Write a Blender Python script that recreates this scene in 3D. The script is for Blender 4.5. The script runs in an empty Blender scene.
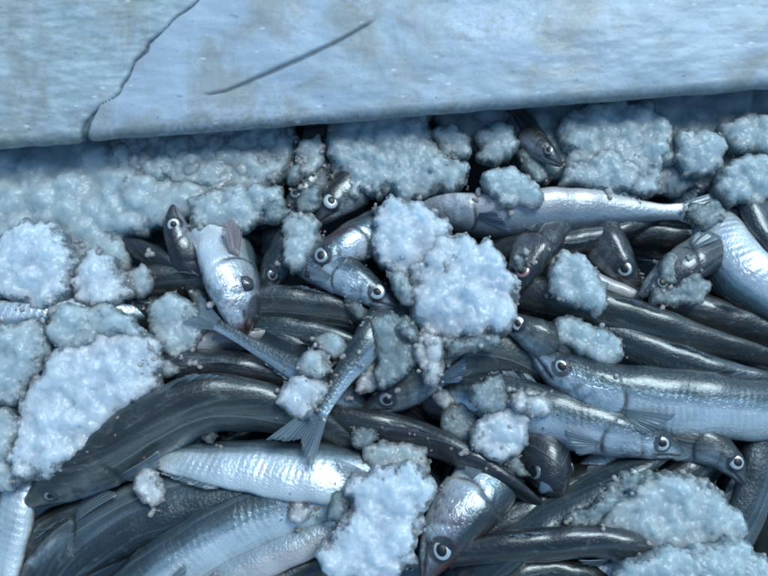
import bpy, math, random
import numpy as np
from mathutils import Vector, Matrix, noise as mnoise

random.seed(7)
rng = np.random.default_rng(11)
S = bpy.context.scene
C = S.collection
R = math.radians

# ------------------------------------------------------------------ camera
W_PX, H_PX = 768.0, 576.0
TILT = R(13.0)                       # degrees off straight down
DIST = 0.46
HFOV = R(52.0)
cam_d = bpy.data.cameras.new("camera")
cam = bpy.data.objects.new("camera", cam_d)
C.objects.link(cam)
CAM = Vector((0.0, -math.sin(TILT) * DIST, math.cos(TILT) * DIST))
cam.location = CAM
cam.rotation_euler = (TILT, 0, 0)
cam_d.sensor_width = 36
cam_d.lens = 18 / math.tan(HFOV / 2)
cam_d.clip_start = 0.01
cam_d.clip_end = 50
S.camera = cam
ROT = Matrix.Rotation(TILT, 3, 'X')
TW = math.tan(HFOV / 2)
MPP = 2 * DIST * TW / W_PX           # metres per photograph pixel on the heap


def P(px, py, z=0.0):
    """point of the heap seen at a photograph pixel, at height z (metres)"""
    d = ROT @ Vector(((px - 384) / 384 * TW, -(py - 288) / 384 * TW, -1.0))
    t = (z - CAM.z) / d.z
    return CAM + d * t


# ------------------------------------------------------------------ light
SUN_EL, SUN_AZ = R(58), R(40)        # azimuth clockwise from +Y
world = bpy.data.worlds.new("World")
S.world = world
world.use_nodes = True
wn = world.node_tree.nodes
wl = world.node_tree.links
wn.clear()
sky = wn.new('ShaderNodeTexSky')
sky.sky_type = 'NISHITA'
sky.sun_disc = False
sky.sun_elevation = SUN_EL
sky.sun_rotation = SUN_AZ
sky.air_density = 1.0
sky.dust_density = 1.0
sky.ozone_density = 1.5
bg = wn.new('ShaderNodeBackground')
bg.inputs[1].default_value = 0.12
wo = wn.new('ShaderNodeOutputWorld')
wl.new(sky.outputs[0], bg.inputs[0])
wl.new(bg.outputs[0], wo.inputs[0])

sun_d = bpy.data.lights.new("sun", 'SUN')
sun_d.energy = 2.5
sun_d.angle = R(24)
sun_d.color = (1.0, 0.975, 0.95)
sun = bpy.data.objects.new("sun", sun_d)
C.objects.link(sun)
sdir = Vector((math.sin(SUN_AZ) * math.cos(SUN_EL), math.cos(SUN_AZ) * math.cos(SUN_EL), math.sin(SUN_EL)))
sun.rotation_euler = sdir.to_track_quat('Z', 'Y').to_euler()
sun.location = sdir * 3

S.view_settings.view_transform = 'Standard'
S.view_settings.look = 'None'
S.view_settings.exposure = 0.15
S.view_settings.gamma = 1.0
S.view_settings.use_curve_mapping = False
# the photograph's camera had its white balance set too cool
S.view_settings.use_white_balance = True
S.view_settings.white_balance_temperature = 5350
S.view_settings.white_balance_tint = -9
S.render.engine = 'CYCLES'
S.cycles.use_denoising = True
S.cycles.filter_width = 2.0            # the phone picture is a little soft
S.cycles.max_bounces = 7
S.cycles.diffuse_bounces = 3
S.cycles.glossy_bounces = 3
S.cycles.transmission_bounces = 5
S.cycles.transparent_max_bounces = 8
S.cycles.caustics_reflective = False
S.cycles.caustics_refractive = False
S.cycles.sample_clamp_indirect = 4


# ------------------------------------------------------------------ materials
def lin(h):
    h = h.lstrip('#')
    return tuple(((int(h[i:i + 2], 16) / 255) ** 2.2) for i in (0, 2, 4)) + (1,)


class MT:
    def __init__(self, name):
        self.m = bpy.data.materials.new(name)
        self.m.use_nodes = True
        self.n = self.m.node_tree.nodes
        self.l = self.m.node_tree.links
        self.n.clear()
        self.out = self.n.new('ShaderNodeOutputMaterial')

    def node(self, t, **kw):
        n = self.n.new(t)
        for k, v in kw.items():
            setattr(n, k, v)
        return n

    def setin(self, n, i, v):
        if isinstance(v, bpy.types.NodeSocket):
            self.l.new(v, n.inputs[i])
        else:
            n.inputs[i].default_value = v

    def math(self, op, a, b=None, c=None, clamp=False):
        n = self.node('ShaderNodeMath', operation=op, use_clamp=clamp)
        self.setin(n, 0, a)
        if b is not None:
            self.setin(n, 1, b)
        if c is not None:
            self.setin(n, 2, c)
        return n.outputs[0]

    def attr(self, name):
        n = self.node('ShaderNodeAttribute', attribute_name=name)
        return n.outputs['Fac']

    def ramp(self, fac, stops, interp='LINEAR'):
        n = self.node('ShaderNodeValToRGB')
        n.color_ramp.interpolation = interp
        e = n.color_ramp.elements
        while len(e) < len(stops):
            e.new(0.5)
        for i, (p, c) in enumerate(stops):
            e[i].position = p
            e[i].color = c if isinstance(c, tuple) else (c, c, c, 1)
        self.l.new(fac, n.inputs[0])
        return n.outputs[0]

    def noise(self, vec, scale, detail=3, rough=0.55, dist=0.0):
        n = self.node('ShaderNodeTexNoise')
        self.l.new(vec, n.inputs['Vector'])
        n.inputs['Scale'].default_value = scale
        n.inputs['Detail'].default_value = detail
        n.inputs['Roughness'].default_value = rough
        n.inputs['Distortion'].default_value = dist
        return n.outputs[0]

    def mixc(self, f, a, b, mode='MIX'):
        n = self.node('ShaderNodeMix', data_type='RGBA', blend_type=mode)
        self.setin(n, 0, f)
        self.setin(n, 6, a)
        self.setin(n, 7, b)
        return n.outputs[2]

    def bump(self, h, strength, dist, nrm=None):
        n = self.node('ShaderNodeBump')
        n.inputs['Strength'].default_value = strength
        n.inputs['Distance'].default_value = dist
        self.l.new(h, n.inputs['Height'])
        if nrm is not None:
            self.l.new(nrm, n.inputs['Normal'])
        return n.outputs[0]

    def mapping(self, vec, scale):
        n = self.node('ShaderNodeMapping')
        self.l.new(vec, n.inputs[0])
        n.inputs['Scale'].default_value = scale
        return n.outputs[0]


def skin_mat(name, ramp, metal, rough=0.3, head=0.5, scales=0.5, blood=0.0, ribs=0.05):
    t = MT(name)
    c, s, e, mo = t.attr('dors'), t.attr('along'), t.attr('eyed'), t.attr('mouth')
    uv = t.node('ShaderNodeUVMap', uv_map='UVMap').outputs[0]
    uvl = t.mapping(uv, (0.35, 1.6, 1))
    obj = t.node('ShaderNodeTexCoord').outputs['Object']
    nz = t.noise(uvl, 1.3, 4, 0.6, 0.3)
    nz2 = t.noise(obj, 160, 4, 0.6)
    nz3 = t.noise(obj, 45, 3, 0.5)
    cc = t.math('ADD', t.math('MULTIPLY_ADD', c, 0.5, 0.5), t.math('MULTIPLY_ADD', nz, 0.16, -0.08))
    cc = t.math('ADD', cc, t.math('MULTIPLY_ADD', nz2, 0.10, -0.05))
    col = t.ramp(cc, ramp, 'EASE')
    met = t.ramp(cc, metal)
    # blotches
    col = t.mixc(t.math('MULTIPLY', t.ramp(nz3, [(0.42, 0.0), (0.62, 1.0)]), 0.35), col, (0.42, 0.45, 0.5, 1), 'MULTIPLY')
    # long pale and dark streaks along the flank
    st = t.noise(t.mapping(uv, (0.12, 3.2, 1)), 1.0, 3, 0.55)
    col = t.mixc(t.math('MULTIPLY', t.ramp(st, [(0.55, 0.0), (0.75, 1.0)]), 0.16), col, (0.5, 0.56, 0.62, 1), 'MIX')
    col = t.mixc(t.math('MULTIPLY', t.ramp(st, [(0.3, 1.0), (0.45, 0.0)]), 0.3), col, (0.3, 0.33, 0.38, 1), 'MULTIPLY')
    # rubbed patches where scales are lost, and a fine speckle
    rub = t.math('MULTIPLY', t.ramp(t.noise(t.mapping(uv, (0.5, 1.4, 1)), 1.6, 5, 0.7, .8), [(0.56, 0.0), (0.66, 1.0)]), 0.17)
    col = t.mixc(rub, col, (0.36, 0.40, 0.42, 1))
    spk = t.ramp(t.noise(t.mapping(uv, (9, 11, 1)), 1.5, 2, 0.6), [(0.5, 0.0), (0.62, 1.0)])
    col = t.mixc(t.math('MULTIPLY', spk, 0.3), col, (0.35, 0.38, 0.4, 1), 'MULTIPLY')
    # lateral line
    ll = t.math('ABSOLUTE', t.math('SUBTRACT', c, 0.12))
    llm = t.math('MULTIPLY', t.ramp(ll, [(0.0, 1.0), (0.045, 0.0)]), t.math('GREATER_THAN', s, 0.22))
    col = t.mixc(t.math('MULTIPLY', llm, 0.3), col, (0.42, 0.45, 0.45, 1))
    # head: silver cheek with dark crazing
    hd = t.ramp(s, [(0.17, 1.0), (0.215, 0.0)])
    vz = t.node('ShaderNodeTexVoronoi', feature='DISTANCE_TO_EDGE')
    wrp = t.node('ShaderNodeTexNoise')
    wrp.inputs['Scale'].default_value = 120
    t.l.new(obj, wrp.inputs['Vector'])
    wv_ = t.node('ShaderNodeVectorMath', operation='MULTIPLY_ADD')
    t.l.new(wrp.outputs['Color'], wv_.inputs[0])
    wv_.inputs[1].default_value = (.012, .012, .012)
    t.l.new(obj, wv_.inputs[2])
    t.l.new(wv_.outputs[0], vz.inputs[0])
    vz.inputs['Scale'].default_value = 190
    crz = t.ramp(vz.outputs[0], [(0.0, 0.25), (0.12, 1.0)])
    cheek = t.math('MULTIPLY', hd, t.ramp(cc, [(0.30, 1.0), (0.72, 0.0)]))
    cheekc = t.mixc(t.ramp(nz2, [(0.4, 0.0), (0.6, 1.0)]), (0.16, 0.19, 0.23, 1), (0.75, 0.78, 0.82, 1))
    col = t.mixc(t.math('MULTIPLY', cheek, head), col, cheekc)
    if blood > 0:
        red = t.math('MULTIPLY', t.math('MULTIPLY', t.ramp(s, [(0.0, 1.0), (0.24, 0.0)]), blood),
                     t.ramp(nz3, [(0.45, 0.0), (0.6, 1.0)]))
        col = t.mixc(red, col, (0.16, 0.035, 0.03, 1))
    # snout and crown dark, mouth slit, gill slit, ring round the eye
    sn = t.ramp(s, [(0.0, 0.75), (0.06, 0.0)])
    col = t.mixc(sn, col, (0.05, 0.045, 0.05, 1))
    col = t.mixc(mo, col, (0.012, 0.01, 0.012, 1))
    ring = t.ramp(e, [(0.0, 1.0), (0.5, 1.0), (0.6, 0.0)])
    col = t.mixc(t.math('MULTIPLY', ring, 0.9), col, (0.02, 0.02, 0.028, 1))
    met = t.math('MULTIPLY', met, t.math('SUBTRACT', 1.0, t.math('MAXIMUM', mo, ring)))
    # relief: muscle bands, scales, wrinkles
    sep = t.node('ShaderNodeSeparateXYZ')
    t.l.new(uv, sep.inputs[0])
    vab = t.math('ABSOLUTE', t.math('SUBTRACT', c, 0.1))
    wv = t.math('SINE', t.math('MULTIPLY_ADD', sep.outputs[0], 16.0, t.math('MULTIPLY', vab, -6.0)))
    body = t.ramp(s, [(0.22, 0.0), (0.28, 1.0)])
    wv = t.math('MULTIPLY', wv, t.math('MULTIPLY', body, t.ramp(nz3, [(0.4, 0.1), (0.62, 1.0)])))
    sc = t.node('ShaderNodeTexVoronoi', feature='F1')
    t.l.new(t.mapping(uv, (6, 7, 1)), sc.inputs[0])
    sc.inputs['Scale'].default_value = 1.0
    b1 = t.bump(wv, ribs, 0.0006)
    b2 = t.bump(sc.outputs[0], scales * 0.8, 0.0004, b1)
    fine = t.node('ShaderNodeTexVoronoi', feature='F1')
    t.l.new(t.mapping(uv, (14, 17, 1)), fine.inputs[0])
    fine.inputs['Scale'].default_value = 1.0
    b2 = t.bump(fine.outputs[0], 0.35, 0.0002, b2)
    wr = t.noise(uvl, 5, 5, 0.65, 1.2)
    b3 = t.bump(wr, 0.28, 0.0008, b2)
    hb = t.math('MULTIPLY', hd, crz)
    b4 = t.bump(hb, 0.5 * head, 0.0005, b3)
    bs = t.node('ShaderNodeBsdfPrincipled')
    t.l.new(col, bs.inputs['Base Color'])
    t.l.new(met, bs.inputs['Metallic'])
    bs.inputs['Roughness'].default_value = rough
    t.l.new(t.math('MULTIPLY_ADD', nz2, 0.25, rough - 0.12), bs.inputs['Roughness'])
    bs.inputs['Coat Weight'].default_value = 0.8
    bs.inputs['Coat Roughness'].default_value = 0.07
    bs.inputs['Coat IOR'].default_value = 1.45
    t.l.new(b4, bs.inputs['Normal'])
    cb = t.bump(wr, 0.14, 0.0008)
    t.l.new(cb, bs.inputs['Coat Normal'])
    t.l.new(bs.outputs[0], t.out.inputs[0])
    return t.m


SKIN = {
    'dark': skin_mat('dark_fish_skin',
        [(0.0, (0.50, 0.55, 0.58, 1)), (0.22, (0.30, 0.34, 0.36, 1)), (0.36, (0.12, 0.13, 0.13, 1)), (0.52, (0.055, 0.058, 0.055, 1)), (0.62, (0.095, 0.097, 0.085, 1)), (0.85, (0.034, 0.036, 0.034, 1))],
        [(0.0, 0.6), (0.3, 0.5), (0.45, 0.15)], 0.34, 0.3),
    'slate': skin_mat('slate_fish_skin',
        [(0.0, (0.70, 0.74, 0.76, 1)), (0.30, (0.48, 0.54, 0.57, 1)), (0.46, (0.17, 0.21, 0.24, 1)), (0.6, (0.07, 0.088, 0.10, 1)), (0.85, (0.03, 0.038, 0.044, 1))],
        [(0.0, 0.7), (0.4, 0.6), (0.6, 0.2)], 0.32, 0.5),
    'silver': skin_mat('silver_fish_skin',
        [(0.0, (0.86, 0.87, 0.87, 1)), (0.50, (0.84, 0.86, 0.87, 1)), (0.64, (0.30, 0.36, 0.40, 1)), (0.74, (0.09, 0.115, 0.13, 1)), (0.88, (0.035, 0.045, 0.05, 1))],
        [(0.0, 0.35), (0.25, 0.55), (0.6, 0.55), (0.8, 0.15)], 0.30, 0.8, ribs=0.2),
    'pale': skin_mat('pale_fish_skin',
        [(0.0, (0.56, 0.50, 0.48, 1)), (0.22, (0.50, 0.48, 0.48, 1)), (0.5, (0.36, 0.40, 0.43, 1)), (0.8, (0.10, 0.12, 0.14, 1))],
        [(0.0, 0.1), (0.4, 0.45), (0.8, 0.2)], 0.32, 0.5, 0.4),
    'brown': skin_mat('brown_fish_skin',
        [(0.0, (0.34, 0.33, 0.33, 1)), (0.28, (0.19, 0.18, 0.18, 1)), (0.42, (0.07, 0.065, 0.066, 1)), (0.85, (0.026, 0.026, 0.028, 1))],
        [(0.0, 0.4), (0.4, 0.1)], 0.32, 0.25),
    'bloody': skin_mat('blood_stained_fish_skin',
        [(0.0, (0.86, 0.86, 0.86, 1)), (0.5, (0.80, 0.82, 0.83, 1)), (0.62, (0.24, 0.29, 0.33, 1)), (0.82, (0.04, 0.05, 0.06, 1))],
        [(0.0, 0.35), (0.5, 0.55), (0.8, 0.2)], 0.26, 0.75, 0.5, 0.9),
}


def simple_mat(name, col, rough=0.3, metal=0.0, coat=0.0, nscale=None, namt=0.3):
    t = MT(name)
    bs = t.node('ShaderNodeBsdfPrincipled')
    if nscale:
        obj = t.node('ShaderNodeTexCoord').outputs['Object']
        nz = t.noise(obj, nscale, 4)
        c2 = tuple(v * (1 - namt) for v in col[:3]) + (1,)
        t.l.new(t.mixc(nz, c2, col), bs.inputs['Base Color'])
        t.l.new(t.bump(nz, 0.3, 0.0005), bs.inputs['Normal'])
    else:
        bs.inputs['Base Color'].default_value = col
    bs.inputs['Roughness'].default_value = rough
    bs.inputs['Metallic'].default_value = metal
    bs.inputs['Coat Weight'].default_value = coat
    bs.inputs['Coat Roughness'].default_value = 0.04
    t.l.new(bs.outputs[0], t.out.inputs[0])
    return t.m


M_CRUMB = simple_mat('wet_ice_crumb', (0.55, 0.62, 0.66, 1), 0.15, 0, 1.0)
M_IRIS = simple_mat('silver_iris', (0.76, 0.78, 0.77, 1), 0.25, 0.5, 1.0, 400, 0.35)
M_IRIS_CLOUDY = simple_mat('cloudy_iris', (0.46, 0.50, 0.50, 1), 0.3, 0.3, 1.0, 300, 0.5)
M_IRIS_RED = simple_mat('bloodshot_iris', (0.36, 0.20, 0.20, 1), 0.28, 0.15, 1.0, 400, 0.5)
M_IRIS_DULL = simple_mat('dull_iris', (0.30, 0.31, 0.32, 1), 0.28, 0.3, 1.0, 400, 0.5)
M_PUPIL = simple_mat('pupil', (0.006, 0.007, 0.010, 1), 0.5, 0, 0.06)
M_MOUTH = simple_mat('mouth_lining', (0.055, 0.015, 0.015, 1), 0.3, 0, 0.8, 300, 0.6)
M_TONGUE = simple_mat('blue_grey_jaw', (0.16, 0.20, 0.26, 1), 0.3, 0, 0.8, 200, 0.5)


def fin_mat(name, col, alpha):
    t = MT(name)
    ray = t.attr('ray')
    w = t.ramp(t.math('FRACT', ray), [(0.0, 1.0), (0.25, 0.0), (0.75, 0.0), (1.0, 1.0)])
    obj = t.node('ShaderNodeTexCoord').outputs['Object']
    nz = t.noise(obj, 150, 3)
    c = t.mixc(w, tuple(v * 0.75 for v in col[:3]) + (1,), tuple(min(1, v * 1.3) for v in col[:3]) + (1,))
    bs = t.node('ShaderNodeBsdfPrincipled')
    t.l.new(c, bs.inputs['Base Color'])
    bs.inputs['Roughness'].default_value = 0.25
    bs.inputs['Coat Weight'].default_value = 0.6
    bs.inputs['Coat Roughness'].default_value = 0.08
    t.l.new(t.math('MULTIPLY_ADD', w, 0.22, t.math('MULTIPLY_ADD', nz, 0.3, alpha - 0.15), clamp=True), bs.inputs['Alpha'])
    t.l.new(t.bump(w, 0.6, 0.0004), bs.inputs['Normal'])
    t.l.new(bs.outputs[0], t.out.inputs[0])
    return t.m


FIN = {'grey': fin_mat('grey_fin', (0.20, 0.24, 0.28, 1), 0.48),
       'pale': fin_mat('pale_fin', (0.42, 0.45, 0.50, 1), 0.45),
       'pink': fin_mat('pink_fin', (0.33, 0.27, 0.29, 1), 0.6),
       'blue': fin_mat('blue_fin', (0.12, 0.16, 0.22, 1), 0.68)}


def ice_mat(name, thin, thick, col, radius=0.008):
    """thin edges are clear ice, thick cores are milky with trapped air"""
    t = MT(name)
    obj = t.node('ShaderNodeTexCoord').outputs['Object']
    tk = t.attr('thick')
    n1 = t.noise(obj, 130, 5, 0.7)
    n2 = t.noise(obj, 600, 4, 0.65)
    vo = t.node('ShaderNodeTexVoronoi', feature='F1', distance='CHEBYCHEV')
    t.l.new(obj, vo.inputs[0])
    vo.inputs['Scale'].default_value = 380
    v2 = t.node('ShaderNodeTexVoronoi', feature='F1', distance='CHEBYCHEV')
    t.l.new(obj, v2.inputs[0])
    v2.inputs['Scale'].default_value = 760
    b = t.bump(vo.outputs[0], 0.22, 0.0006)
    b = t.bump(v2.outputs[0], 0.5, 0.0004, b)
    b = t.bump(n2, 0.25, 0.0005, b)
    a = t.node('ShaderNodeBsdfPrincipled')
    t.l.new(t.mixc(t.ramp(n1, [(0.35, 0.0), (0.62, 1.0)]), tuple(v * 0.84 for v in col[:3]) + (1,), col), a.inputs['Base Color'])
    t.l.new(t.ramp(n2, [(0.40, 0.10), (0.6, 0.40)]), a.inputs['Roughness'])
    a.inputs['IOR'].default_value = 1.31
    a.subsurface_method = 'RANDOM_WALK'
    a.inputs['Subsurface Weight'].default_value = 1.0
    a.inputs['Subsurface Radius'].default_value = (0.6, 0.85, 1.0)
    a.inputs['Subsurface Scale'].default_value = radius
    a.inputs['Coat Weight'].default_value = 0.4
    a.inputs['Coat Roughness'].default_value = 0.10
    a.inputs['Coat IOR'].default_value = 1.4
    t.l.new(b, a.inputs['Normal'])
    t.l.new(b, a.inputs['Coat Normal'])
    g = t.node('ShaderNodeBsdfPrincipled')
    g.inputs['Base Color'].default_value = (0.93, 0.98, 1.0, 1)
    g.inputs['Transmission Weight'].default_value = 1.0
    g.inputs['Roughness'].default_value = 0.10
    g.inputs['IOR'].default_value = 1.18
    t.l.new(b, g.inputs['Normal'])
    mx = t.node('ShaderNodeMixShader')
    f = t.math('ADD', t.math('MULTIPLY', tk, 1.0), t.math('MULTIPLY_ADD', n1, 1.3, -0.65))
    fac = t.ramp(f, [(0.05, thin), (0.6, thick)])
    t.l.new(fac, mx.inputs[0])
    t.l.new(a.outputs[0], mx.inputs[1])
    t.l.new(g.outputs[0], mx.inputs[2])
    t.l.new(mx.outputs[0], t.out.inputs[0])
    return t.m


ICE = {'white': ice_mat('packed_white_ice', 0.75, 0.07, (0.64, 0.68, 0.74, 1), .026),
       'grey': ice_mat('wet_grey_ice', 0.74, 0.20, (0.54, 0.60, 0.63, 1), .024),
       'clear': ice_mat('clear_melting_ice', 0.92, 0.55, (0.56, 0.63, 0.65, 1), .012)}


# ------------------------------------------------------------------ helpers
def mesh_np(name, verts, faces, mat=None, smooth=True):
    me = bpy.data.meshes.new(name)
    me.from_pydata([tuple(v) for v in verts], [], faces)
    if smooth:
        me.polygons.foreach_set('use_smooth', [True] * len(me.polygons))
    if mat:
        me.materials.append(mat)
    me.update()
    return me


def link(name, me, parent=None):
    o = bpy.data.objects.new(name, me)
    C.objects.link(o)
    if parent is not None:
        o.parent = parent
    return o


def fattr(me, name, vals):
    a = me.attributes.new(name, 'FLOAT', 'POINT')
    a.data.foreach_set('value', np.asarray(vals, dtype=np.float32))


def tag(o, label, cat, group=None):
    o['label'] = label
    o['category'] = cat
    if group:
        o['group'] = group
    return o


def nrm(v):
    return v / (np.linalg.norm(v) + 1e-12)


def sstep(a, b, x):
    t = np.clip((x - a) / (b - a), 0, 1)
    return t * t * (3 - 2 * t)


# ------------------------------------------------------------------ fish
PS = np.array([0, .012, .03, .06, .10, .15, .20, .27, .35, .45, .55, .65, .75, .83, .90, .95, 1.0])
PB = np.array([.10, .20, .31, .47, .63, .77, .87, .95, 1.0, .98, .91, .78, .60, .44, .33, .30, .33])
PR = np.array([.75, .80, .85, .88, .84, .78, .72, .68, .66, .66, .64, .60, .52, .44, .34, .25, .14])


def smooth_interp(x, xs, ys):
    # average a few linear lookups: a cheap smooth profile
    acc = np.zeros_like(x)
    for d, w in ((-.012, .25), (0, .5), (.012, .25)):
        acc += w * np.interp(np.clip(x + d * np.minimum(1, x * 20), 0, 1), xs, ys)
    return acc


def catmull(pts, n_per=14):
    p = [2 * pts[0] - pts[1]] + list(pts) + [2 * pts[-1] - pts[-2]]
    out = []
    for i in range(1, len(p) - 2):
        for k in range(n_per):
            t = k / n_per
            out.append(0.5 * ((2 * p[i]) + (-p[i - 1] + p[i + 1]) * t + (2 * p[i - 1] - 5 * p[i] + 4 * p[i + 1] - p[i + 2]) * t * t
                              + (-p[i - 1] + 3 * p[i] - 3 * p[i + 1] + p[i + 2]) * t ** 3))
    out.append(p[-2])
    return np.array(out)


def dive(p, d, length, floor=-0.085):
    """continue a hidden end of a fish downwards into the heap"""
    out = []
    step = 0.012
    d = nrm(d)
    n = max(1, int(math.ceil(length / step)))
    st = length / n
    for i in range(n):
        tgt = -0.75 if p[2] > floor else 0.0
        d = d.copy()
        h = nrm(np.array([d[0], d[1], 0.0]))
        z = d[2] + (tgt - d[2]) * 0.35
        d = nrm(h * math.sqrt(max(0.05, 1 - z * z)) + np.array([0, 0, z]))
        p = p + d * st
        out.append(p)
    return out


FISH_N = 0


def make_fish(label, pts, hw, roll, style, s0=0.0, L=None, z=0.0, fin='grey', iris=None, group=None,
              twist=0.0, eyes=True, parts=True, name='fish', eye_k=1.0, gape=0.0, eye_s=0.085, nh=1.0):
    """pts run from the snout side to the tail side: (x px, y px[, height mm])"""
    global FISH_N
    FISH_N += 1
    P3 = []
    for p in pts:
        zz = (z + (p[2] if len(p) > 2 else 0.0)) / 1000.0
        P3.append(np.array(P(p[0], p[1], zz)))
    r = R(roll)
    vis = math.sqrt((math.sin(r)) ** 2 + (0.68 * math.cos(r)) ** 2)
    b = hw * MPP / vis
    Lm = (L * MPP) if L else 13.0 * b
    cur = catmull(P3)
    seg = np.linalg.norm(np.diff(cur, axis=0), axis=1)
    length = seg.sum()
    pre, post = s0 * Lm, Lm * (1 - s0) - length
    lst = list(cur)
    if pre > 0.002:
        ex = dive(cur[0], cur[0] - cur[3], pre)
        lst = ex[::-1] + lst
    if post > 0.002:
        lst = lst + dive(lst[-1], cur[-1] - cur[-4], post)
    cur = np.array(lst)
    for _ in range(2):
        cur[1:-1] = 0.25 * cur[:-2] + 0.5 * cur[1:-1] + 0.25 * cur[2:]
    seg = np.linalg.norm(np.diff(cur, axis=0), axis=1)
    al = np.concatenate([[0], np.cumsum(seg)])
    tot = min(al[-1], Lm) if post <= 0.002 else al[-1]
    Lm = tot
    sv = np.concatenate([np.linspace(0, .03, 8)[:-1], np.linspace(.03, .25, 46)[:-1], np.linspace(.25, 1.0, 62)])
    cen = np.stack([np.interp(sv * Lm, al, cur[:, i]) for i in range(3)], 1)
    tan = np.gradient(cen, axis=0)
    tan /= np.linalg.norm(tan, axis=1)[:, None]
    NS, NC = len(sv), 36
    B = smooth_interp(sv, PS, PB) * b
    B[sv < .22] *= nh
    A = B * smooth_interp(sv, PS, PR)
    th = np.linspace(0, 2 * math.pi, NC, endpoint=False)
    base = mesh_frames = None
    V = np.zeros((NS, NC, 3))
    D = np.zeros((NS, 3))
    SD = np.zeros((NS, 3))
    up = np.array([0, 0, 1.0])
    for i in range(NS):
        t = tan[i]
        u = up - t * np.dot(up, t)
        if np.linalg.norm(u) < 0.2:
            u = SDu if i else np.array([0, 1.0, 0])
            u = u - t * np.dot(u, t)
        u = nrm(u)
        SDu = u
        side = np.cross(t, u)
        rr = r + R(twist) * sv[i]
        D[i] = math.cos(rr) * u + math.sin(rr) * side
        SD[i] = nrm(np.cross(t, D[i]))
    ct, stn = np.cos(th), np.sin(th)
    S_, CT = np.meshgrid(sv, ct, indexing='ij')
    _, ST = np.meshgrid(sv, stn, indexing='ij')
    Bm, Am = B[:, None] * np.ones(NC), A[:, None] * np.ones(NC)
    # narrow keel on the belly, flatter crown on the head
    Am = Am * (1 - 0.16 * np.clip(-CT, 0, 1) ** 1.5)
    headm = 1 - sstep(.18, .26, S_)
    # gill cover: raised plate with a free edge
    edge = 0.205 + 0.022 * np.cos((CT + 0.15) * 1.9)
    lift = sstep(.12, .195, S_) * (S_ < edge) * sstep(-1.0, -.7, CT) * (1 - sstep(.55, .85, CT))
    groove = np.exp(-((S_ - edge - .006) / .006) ** 2) * sstep(-1.0, -.7, CT) * (1 - sstep(.2, .5, CT)) * sstep(-1.0, -.55, CT)
    pre_op = np.exp(-((S_ - .135 - .02 * CT) / .005) ** 2) * headm * (1 - sstep(.2, .5, CT)) * sstep(-.9, -.6, CT)
    rad = 1 + 0.05 * lift - 0.045 * groove - 0.04 * pre_op
    # mouth slit running back below the eye
    mc = -0.10 - 5.2 * S_
    mm = np.exp(-((CT - mc) / .12) ** 2) * (1 - sstep(.075, .092, S_))
    rad = rad - 0.17 * mm
    # brow ridge
    rad = rad + 0.03 * np.exp(-((CT - .6) / .15) ** 2) * headm * sstep(.03, .07, S_)
    # gentle unevenness of the flesh
    ph = rng.uniform(0, 6.28, 6)
    rad = rad + 0.018 * np.sin(S_ * 38 + ph[0] + 2 * CT) * (1 - headm) + 0.014 * np.sin(S_ * 71 + ph[1] + 3 * ST)
    V = (cen[:, None, :] + (D[:, None, :] * (CT * Bm * rad)[..., None]) + (SD[:, None, :] * (ST * Am * rad)[..., None]))
    if gape:                                   # lower jaw dropped
        dj = (1 - sstep(.0, .10, S_)) * (CT < mc) * gape * b
        V = V - D[:, None, :] * dj[..., None]
    verts = V.reshape(-1, 3)
    org = cen[NS // 6].copy()
    tipa, tipb = cen[0] - tan[0] * B[0] * 0.5, cen[-1] + tan[-1] * B[-1] * 0.1
    verts = np.vstack([verts, tipa, tipb])
    ia, ib = NS * NC, NS * NC + 1
    faces = []
    for i in range(NS - 1):
        o0, o1 = i * NC, (i + 1) * NC
        for j in range(NC):
            k = (j + 1) % NC
            faces.append((o0 + j, o0 + k, o1 + k, o1 + j))
    for j in range(NC):
        k = (j + 1) % NC
        faces.append((ia, k, j))
        faces.append((ib, (NS - 1) * NC + j, (NS - 1) * NC + k))
    me = mesh_np('body', verts - org, faces, SKIN[style])
    fattr(me, 'dors', np.concatenate([CT.ravel(), [0, 0]]))
    fattr(me, 'along', np.concatenate([S_.ravel(), [0, 1]]))
    mo = np.clip(mm * 1.3 + groove * 0.95 + pre_op * .5, 0, 1)
    fattr(me, 'mouth', np.concatenate([mo.ravel(), [0.5, 0]]))
    # eyes
    ei = int(np.argmin(np.abs(sv - eye_s)))
    ec = 0.30
    es = math.sqrt(1 - ec * ec)
    er = 0.272 * b * eye_k * nh
    eyepos = []
    ed = np.full(len(verts), 9.0)
    for sg in (1, -1):
        p = cen[ei] + D[ei] * ec * B[ei] + SD[ei] * sg * es * A[ei] * 0.93
        n_ = nrm(D[ei] * 0.22 + SD[ei] * sg)
        eyepos.append((p, n_))
        ed = np.minimum(ed, np.linalg.norm(verts - p, axis=1) / er)
    fattr(me, 'eyed', np.clip(ed / 2.6, 0, 1))
    uvl = me.uv_layers.new(name='UVMap')
    li = np.zeros(len(me.loops), dtype=np.int32)
    me.loops.foreach_get('vertex_index', li)
    U = (S_ * Lm / 0.01).ravel()
    Vv = ((np.abs(th - math.pi) / math.pi)[None, :] * (Bm * 2.4) / 0.01).ravel()
    U = np.concatenate([U, [0, Lm / .01]])
    Vv = np.concatenate([Vv, [0, 0]])
    uvs = np.stack([U[li] + FISH_N * 13.7, Vv[li] + FISH_N * 3.1], 1).astype(np.float32)
    uvl.data.foreach_set('uv', uvs.ravel())
    root = bpy.data.objects.new(name, None)
    C.objects.link(root)
    root.empty_display_size = 0.01
    root.location = org
    tag(root, label, 'fish', group)
    link('body', me, root)
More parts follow.
